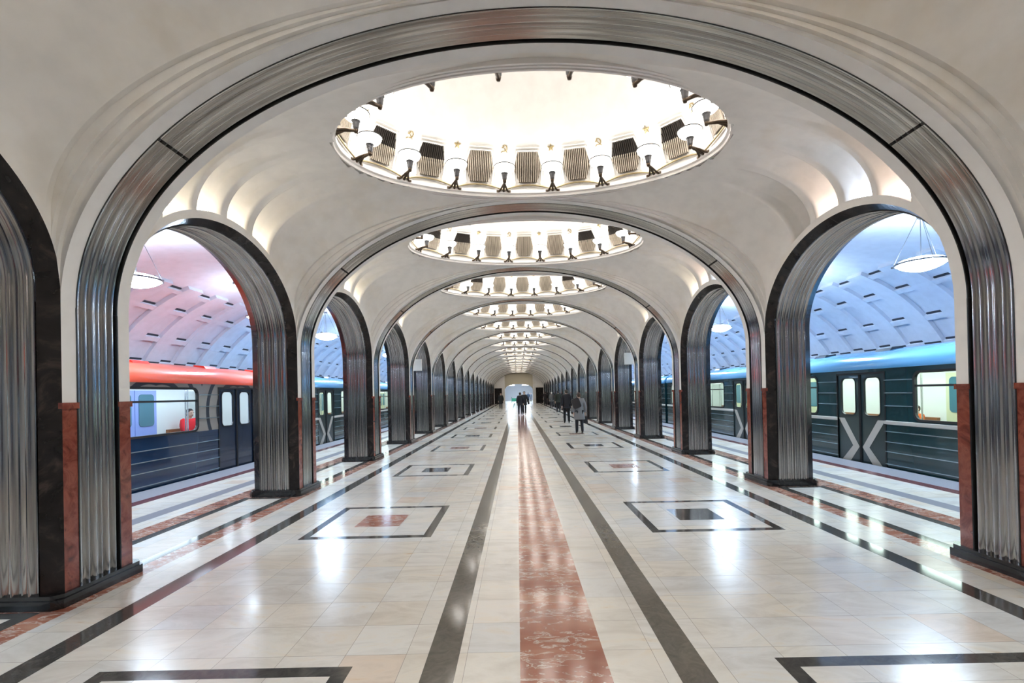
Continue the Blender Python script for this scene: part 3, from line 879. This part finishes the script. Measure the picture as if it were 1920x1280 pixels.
    # interior
    mb = MB()
    for c in DO:
        for s in (-1, 1):
            y0, y1 = sorted((c+s*.01, c+s*DW)); mb.box(W-.08, W-.05, y0, y1, 0, 1.92)
    mb.obj('opposite_doors', M['cream'] if g else M['iblue'], t)
    mb = MB()
    for c in DO:
        for s in (-1, 1):
            y0, y1 = sorted((c+s*.12, c+s*(DW-.1))); mb.prism(rrect(y0, y1, 1.0, 1.82, .09), W-.095, W-.08, 'x')
        mb.obj('opposite_glazing', M['iglass'], t)
    for a, b in [(a-.55, b+.55) for a, b in wins]+ew:
        for xs_ in ((W-.55, W-.06), (.06, .5)):
            mb = MB(); mb.box(xs_[0], xs_[1], a, b, .28, .42); bk = (W-.14, W-.06) if xs_[0] > 1 else (.06, .12); mb.box(bk[0], bk[1], a, b, .42, .86)
            mb.obj('bench', M['seat'], t)
        for xx in (W-.6, .6):
            mb = MB(); mb.tube([(xx, a, .3), (xx, a, 2.0)], .017, 0, 6); mb.tube([(xx, a, 1.9), (xx, b, 1.9)], .014, 0, 6); mb.tube([(xx, b, .3), (xx, b, 2.0)], .017, 0, 6); mb.obj('grab_rail', M['chrome'], t)
    for xx in (.75, W-.75):
        mb = MB(); mb.box(xx-.09, xx+.09, .5, CL-.5, 2.02, 2.055); mb.obj('ceiling_light_strip', M['tlight'] if g else M['tlight_b'], t)
    return t
XT = 7.24
green = build_car('green'); orange = build_car('orange')
orange.location = (-XT, 11.82-DO[3], 0); orange.scale = (-1, 1, 1); orange['label'] = 'metro car with orange roof, navy side and grey ring pattern at left platform'
def shift(o, side, y, lab): o.location = (side*XT, y, 0); o.scale = (side, 1, 1); o['label'] = lab
g0 = 10.4-DO[1]
shift(green, 1, g0, 'dark green metro car with blue roof, nearest at the right platform')
green['group'] = 'dark green metro cars'
dup(green, (XT, g0+CL+.35, 0), 'dark green metro car, second from the viewer at the right platform')
dup(green, (-XT, 17.35-DO[0], 0), 'dark green metro car directly behind the orange-roofed car', scale=(-1, 1, 1))
dup(green, (-XT, 17.35-DO[0]+CL+.35, 0), 'farthest dark green metro car at the left platform', scale=(-1, 1, 1))

# ---------------------------------------------------------------- people
M['skin'] = mat('skin', (.55, .36, .27), .6)
def skinmesh(name, pts, edges, rad, material, parent, sub=1):
    me = bpy.data.meshes.new(name); me.from_pydata(pts, edges, []); me.materials.append(material)
    o = bpy.data.objects.new(name, me); C.objects.link(o); o.parent = parent
    o.modifiers.new('Skin', 'SKIN'); sv = me.skin_vertices[0].data
    for i, r in enumerate(rad):
        sv[i].radius = r if hasattr(r, '__len__') else (r, r)
        sv[i].use_root = (i == 0)
    o.modifiers[0].use_smooth_shade = True
    if sub: s_ = o.modifiers.new('Subdivision', 'SUBSURF'); s_.levels = sub; s_.render_levels = sub
    return o
def loft(rings, material, name, parent, n=16):
    mb = MB(); rows = [[(cx+rx*cos(2*pi*k/n), cy+ry*sin(2*pi*k/n), z) for k in range(n)] for cx, cy, z, rx, ry in rings]
    mb.grid(rows, 0, True, True); mb.add(rows[0], [tuple(range(n))]); mb.add(rows[-1], [tuple(range(n))])
    return mb.obj(name, material, parent)
def person(label, x, y, h=1.72, rz=0, coat=(.02,)*3, trouser=(.015,)*3, hair=(.03, .02, .015), stride=.22, hem=.52, shoe=(.01,)*3, hat=None, bulk=1.0, hold=None, seated=False, z0=0):
    k = h/1.75; t = thing('person', label, 'person', (x, y, z0), rz); t.scale = (k, k, k)
    s = stride
    mc = mat('coat', coat, .8); mt = mat('trousers', trouser, .8); mh = mat('hair', hair, .7); ms = mat('shoes', shoe, .5)
    if not seated:
        hipz = .93
        P = dict(pel=(0, 0, hipz), ch=(0, .02, 1.28), nk=(0, .02, 1.49), hd=(0, .03, 1.60), hdt=(0, .03, 1.68),
                 lh=(-.09, 0, .90), lk=(-.10, .04+s*.5, .50), la=(-.10, s, .085), lt=(-.11, s+.13, .035),
                 rh=(.09, 0, .90), rk=(.10, .05-s*.25, .50), ra=(.10, -s, .12), rt=(.11, -s+.12, .035),
                 ls=(-.18, .02, 1.42), le=(-.25, -.05, 1.13), lw=(-.25, -.02+s*-.3, .88), lf=(-.25, 0-s*.3, .80),
                 rs=(.18, .02, 1.42), re=(.25, -.03, 1.13), rw=(.26, .05+s*.3, .88), rf=(.26, .07+s*.3, .80))
    else:
        P = dict(pel=(0, 0, .12), ch=(0, .0, .46), nk=(0, .0, .67), hd=(0, .03, .78), hdt=(0, .03, .86),
                 lh=(-.09, .03, .10), lk=(-.10, .42, .12), la=(-.10, .46, -.30), lt=(-.11, .58, -.36),
                 rh=(.09, .03, .10), rk=(.10, .42, .12), ra=(.10, .46, -.30), rt=(.11, .58, -.36),
                 ls=(-.18, 0, .60), le=(-.24, .10, .34), lw=(-.12, .32, .26), lf=(-.08, .38, .25),
                 rs=(.18, 0, .60), re=(.24, .10, .34), rw=(.12, .32, .26), rf=(.08, .38, .25))
    R = dict(pel=(.125, .10), ch=(.15, .10), nk=.055, hd=(.078, .092), hdt=(.06, .07), lh=.085, lk=.055, la=.04, lt=.035, rh=.085, rk=.055, ra=.04, rt=.035,
             ls=.055, le=.042, lw=.03, lf=.03, rs=.055, re=.042, rw=.03, rf=.03)
    keys = list(P); ix = {a: i for i, a in enumerate(keys)}
    E = [('pel', 'ch'), ('ch', 'nk'), ('nk', 'hd'), ('hd', 'hdt'), ('pel', 'lh'), ('lh', 'lk'), ('lk', 'la'), ('la', 'lt'), ('pel', 'rh'), ('rh', 'rk'), ('rk', 'ra'), ('ra', 'rt'),
         ('ch', 'ls'), ('ls', 'le'), ('le', 'lw'), ('lw', 'lf'), ('ch', 'rs'), ('rs', 're'), ('re', 'rw'), ('rw', 'rf')]
    pts = [P[a] for a in keys]; ed = [(ix[a], ix[b]) for a, b in E]; rd = [R[a] for a in keys]
    for sd in 'lr':     # fingers and thumb
        f = Vector(P[sd+'f']); w_ = Vector(P[sd+'w']); dr = (f-w_).normalized(); bi = len(pts)
        for q in range(4):
            o_ = Vector((0, (q-1.5)*.02, 0)) if not seated else Vector(((q-1.5)*.02, 0, 0))
            a_ = f+dr*.045+o_; b_ = a_+dr*(.03 if q in (0, 3) else .04)+Vector((0, .008, -.004))
            pts += [tuple(a_), tuple(b_)]; rd += [.010, .008]; n0 = len(pts); ed += [(ix[sd+'f'], n0-2), (n0-2, n0-1)]
        a_ = f+Vector((.0, .035, .0)); pts.append(tuple(a_)); rd.append(.010); ed.append((ix[sd+'f'], len(pts)-1))
    skinmesh('body', pts, ed, rd, M['skin'], t)
    sg = ['pel', 'lh', 'lk', 'la', 'rh', 'rk', 'ra']; si = {a: i for i, a in enumerate(sg)}
    skinmesh('trousers', [tuple(Vector(P[a])-Vector((0, 0, .045 if a in ('la', 'ra') else 0))) for a in sg], [(si[a], si[b]) for a, b in (('pel', 'lh'), ('lh', 'lk'), ('lk', 'la'), ('pel', 'rh'), ('rh', 'rk'), ('rk', 'ra'))],
             [(.15, .12), .105, .078, .062, .105, .078, .062], mt, t)
    for sd in 'lr':
        a_, b_ = Vector(P[sd+'a']), Vector(P[sd+'t'])
        skinmesh('shoe', [tuple(a_+Vector((0, -.03, -.02))), tuple((a_+b_)/2+Vector((0, 0, -.02))), tuple(b_+Vector((0, .02, .005)))], [(0, 1), (1, 2)], [.05, .05, (.048, .032)], ms, t)
    sg = ['ch', 'ls', 'le', 'lw', 'rs', 're', 'rw']; si = {a: i for i, a in enumerate(sg)}
    cp = [P[a] for a in sg]+[P['pel'], tuple(Vector(P['nk'])+Vector((0, -.005, -.04)))]; b = bulk
    skinmesh('coat', cp, [(0, 1), (1, 2), (2, 3), (0, 4), (4, 5), (5, 6), (0, 7), (0, 8)],
             [(.185*b, .135*b), .085*b, .068*b, .052*b, .085*b, .068*b, .052*b, (.17*b, .13*b), .08], mc, t)
    if not seated:
        z1 = hipz+.12
        loft([(0, .0, hem+.0, .20*b, .17*b), (0, .0, hem+.02, .205*b, .175*b), (0, 0, .80, .19*b, .15*b), (0, .01, z1, .165*b, .13*b), (0, .02, 1.3, .17*b, .12*b), (0, .02, 1.42, .12*b, .09*b)], mc, 'coat_skirt', t)
    hx, hy, hz = P['hd']; hz += .03
    # head detail: face, ears
    fm = MB()
    rr = [(hx, hy, hz-.125, .02, .02), (hx, hy+.01, hz-.11, .045, .05), (hx, hy+.01, hz-.06, .066, .08), (hx, hy, hz, .076, .095), (hx, hy, hz+.06, .07, .088), (hx, hy, hz+.095, .03, .04)]
    loft(rr, M['skin'], 'face', t)
    nb = MB(); nb.prism([(hy+.085, hz-.01), (hy+.12, hz-.045), (hy+.085, hz-.05)], hx-.012, hx+.012, 'x')
    for s_ in (-1, 1): nb.prism([(hy-.02, hz-.035), (hy+.01, hz-.035), (hy+.012, hz+.02), (hy-.015, hz+.02)], hx+s_*.074, hx+s_*.09, 'x')
    nb.obj('nose_and_ears', M['skin'], t)
    eb = MB()
    for s_ in (-1, 1): eb.box(hx+s_*.03-.012, hx+s_*.03+.012, hy+.078, hy+.095, hz-.003, hz+.008)
    eb.box(hx-.022, hx+.022, hy+.075, hy+.092, hz-.074, hz-.066); eb.obj('eyes_and_mouth', mat('features', (.06, .03, .03), .5), t)
    hr = [(hx, hy-.045, hz-.08, .05, .045), (hx, hy-.035, hz-.03, .084, .075), (hx, hy-.02, hz+.03, .088, .095), (hx, hy-.01, hz+.075, .080, .10), (hx, hy-.01, hz+.115, .035, .045)]
    loft(hr, mh if not hat else mat('hat', hat, .8), 'hair' if not hat else 'knitted_hat', t)
    return t
p1 = person('woman in a long grey coat with a dark backpack walking away, carrying a black bag', 2.20, 18.9, 1.63, .05, (.20, .20, .21), (.008, .01, .015), (.06, .04, .03), .12, .60, bulk=1.18)
bp = MB(); bp.prism([(x*1.0, z) for x, z in rrect(-.16, .16, 0, .40, .07)], -.11, .0, 'y')
o = bp.obj('backpack', mat('dark_backpack', (.025, .02, .02), .7)); o.location = (2.12, 18.76, 1.02); o.rotation_euler = (0, -.35, .05); tag(o, 'dark brown bag slung across the back of the woman in the grey coat', 'bag')
hb = MB(); hb.prism([(-.06, 0), (.14, 0), (.11, .28), (-.03, .28)], -.06, .06, 'y'); hb.tube([(-.0, 0, .27), (0.01, 0, .38), (.07, 0, .38), (.09, 0, .27)], .01, 0, 6)
o = hb.obj('shopping_bag', mat('black_bag', (.012, .012, .015), .4)); o.location = (2.41, 19.05, .40); tag(o, 'black bag hanging from the right hand of the woman in grey', 'bag')
person('man in black coat and black trousers walking away ahead of the woman in grey', 2.36, 25.3, 1.80, .0, (.008, .008, .012), (.006, .006, .008), (.05, .04, .03), .13, .78, bulk=1.25)
person('person in a dark green jacket walking along the right arcade', 3.10, 39, 1.80, 0, (.02, .026, .018), (.02, .022, .025), (.02, .015, .01), .15, .80, bulk=1.25)
person('person in grey jacket with a white hat near the right arcade', 3.38, 50.5, 1.72, 0, (.10, .10, .095), (.04, .04, .045), hat=(.7, .68, .64), stride=.12, hem=.7, bulk=1.15)
person('dark clothed person farthest along the right arcade', 3.25, 60, 1.78, 0, (.018, .012, .012), stride=.1)
person('person in black standing to the left before the far doorway', -2.0, 49.8, 1.72, pi, (.010, .010, .008), (.008, .008, .008), stride=.08, hem=.62, bulk=1.2)
person('man in dark blue coat walking down the middle of the hall', -.05, 35.8, 1.72, .1, (.008, .010, .018), (.006, .006, .01), stride=.2, hem=.75, bulk=1.15)
person('woman in black beside the man in the middle of the hall', .28, 36.9, 1.80, pi-.2, (.012, .012, .016), (.01, .01, .012), stride=.15, hem=.7, bulk=1.1)
o = MB(); o.prism(rrect(-.16, .16, 0, .26, .06), -.07, .07, 'x'); o = o.obj('shoulder_bag', mat('black_leather', (.006,)*3, .4)); o.location = (.60, 36.9, .78); tag(o, 'black shoulder bag at the hip of the woman in the middle', 'bag')
person('left one of two people in the bright far hall', 1.75, 88, 1.75, 0, (.02, .04, .08), stride=.1)
person('right one of two people in the bright far hall', 2.25, 89, 1.68, pi, (.12, .14, .18), stride=.1)
person('seated passenger in a red jacket seen through the window of the orange-roofed car', -(XT+2.22), 13.3, 1.8, -pi/2-.2, (.75, .02, .03), (.02, .02, .04), (.03, .02, .02), seated=True, z0=.46, bulk=1.1)
person('seated passenger in an orange jacket inside the nearest green car', XT+2.2, 11.52, 1.32, pi/2, (.80, .16, .03), (.05, .03, .03), (.05, .03, .02), seated=True, z0=.46)
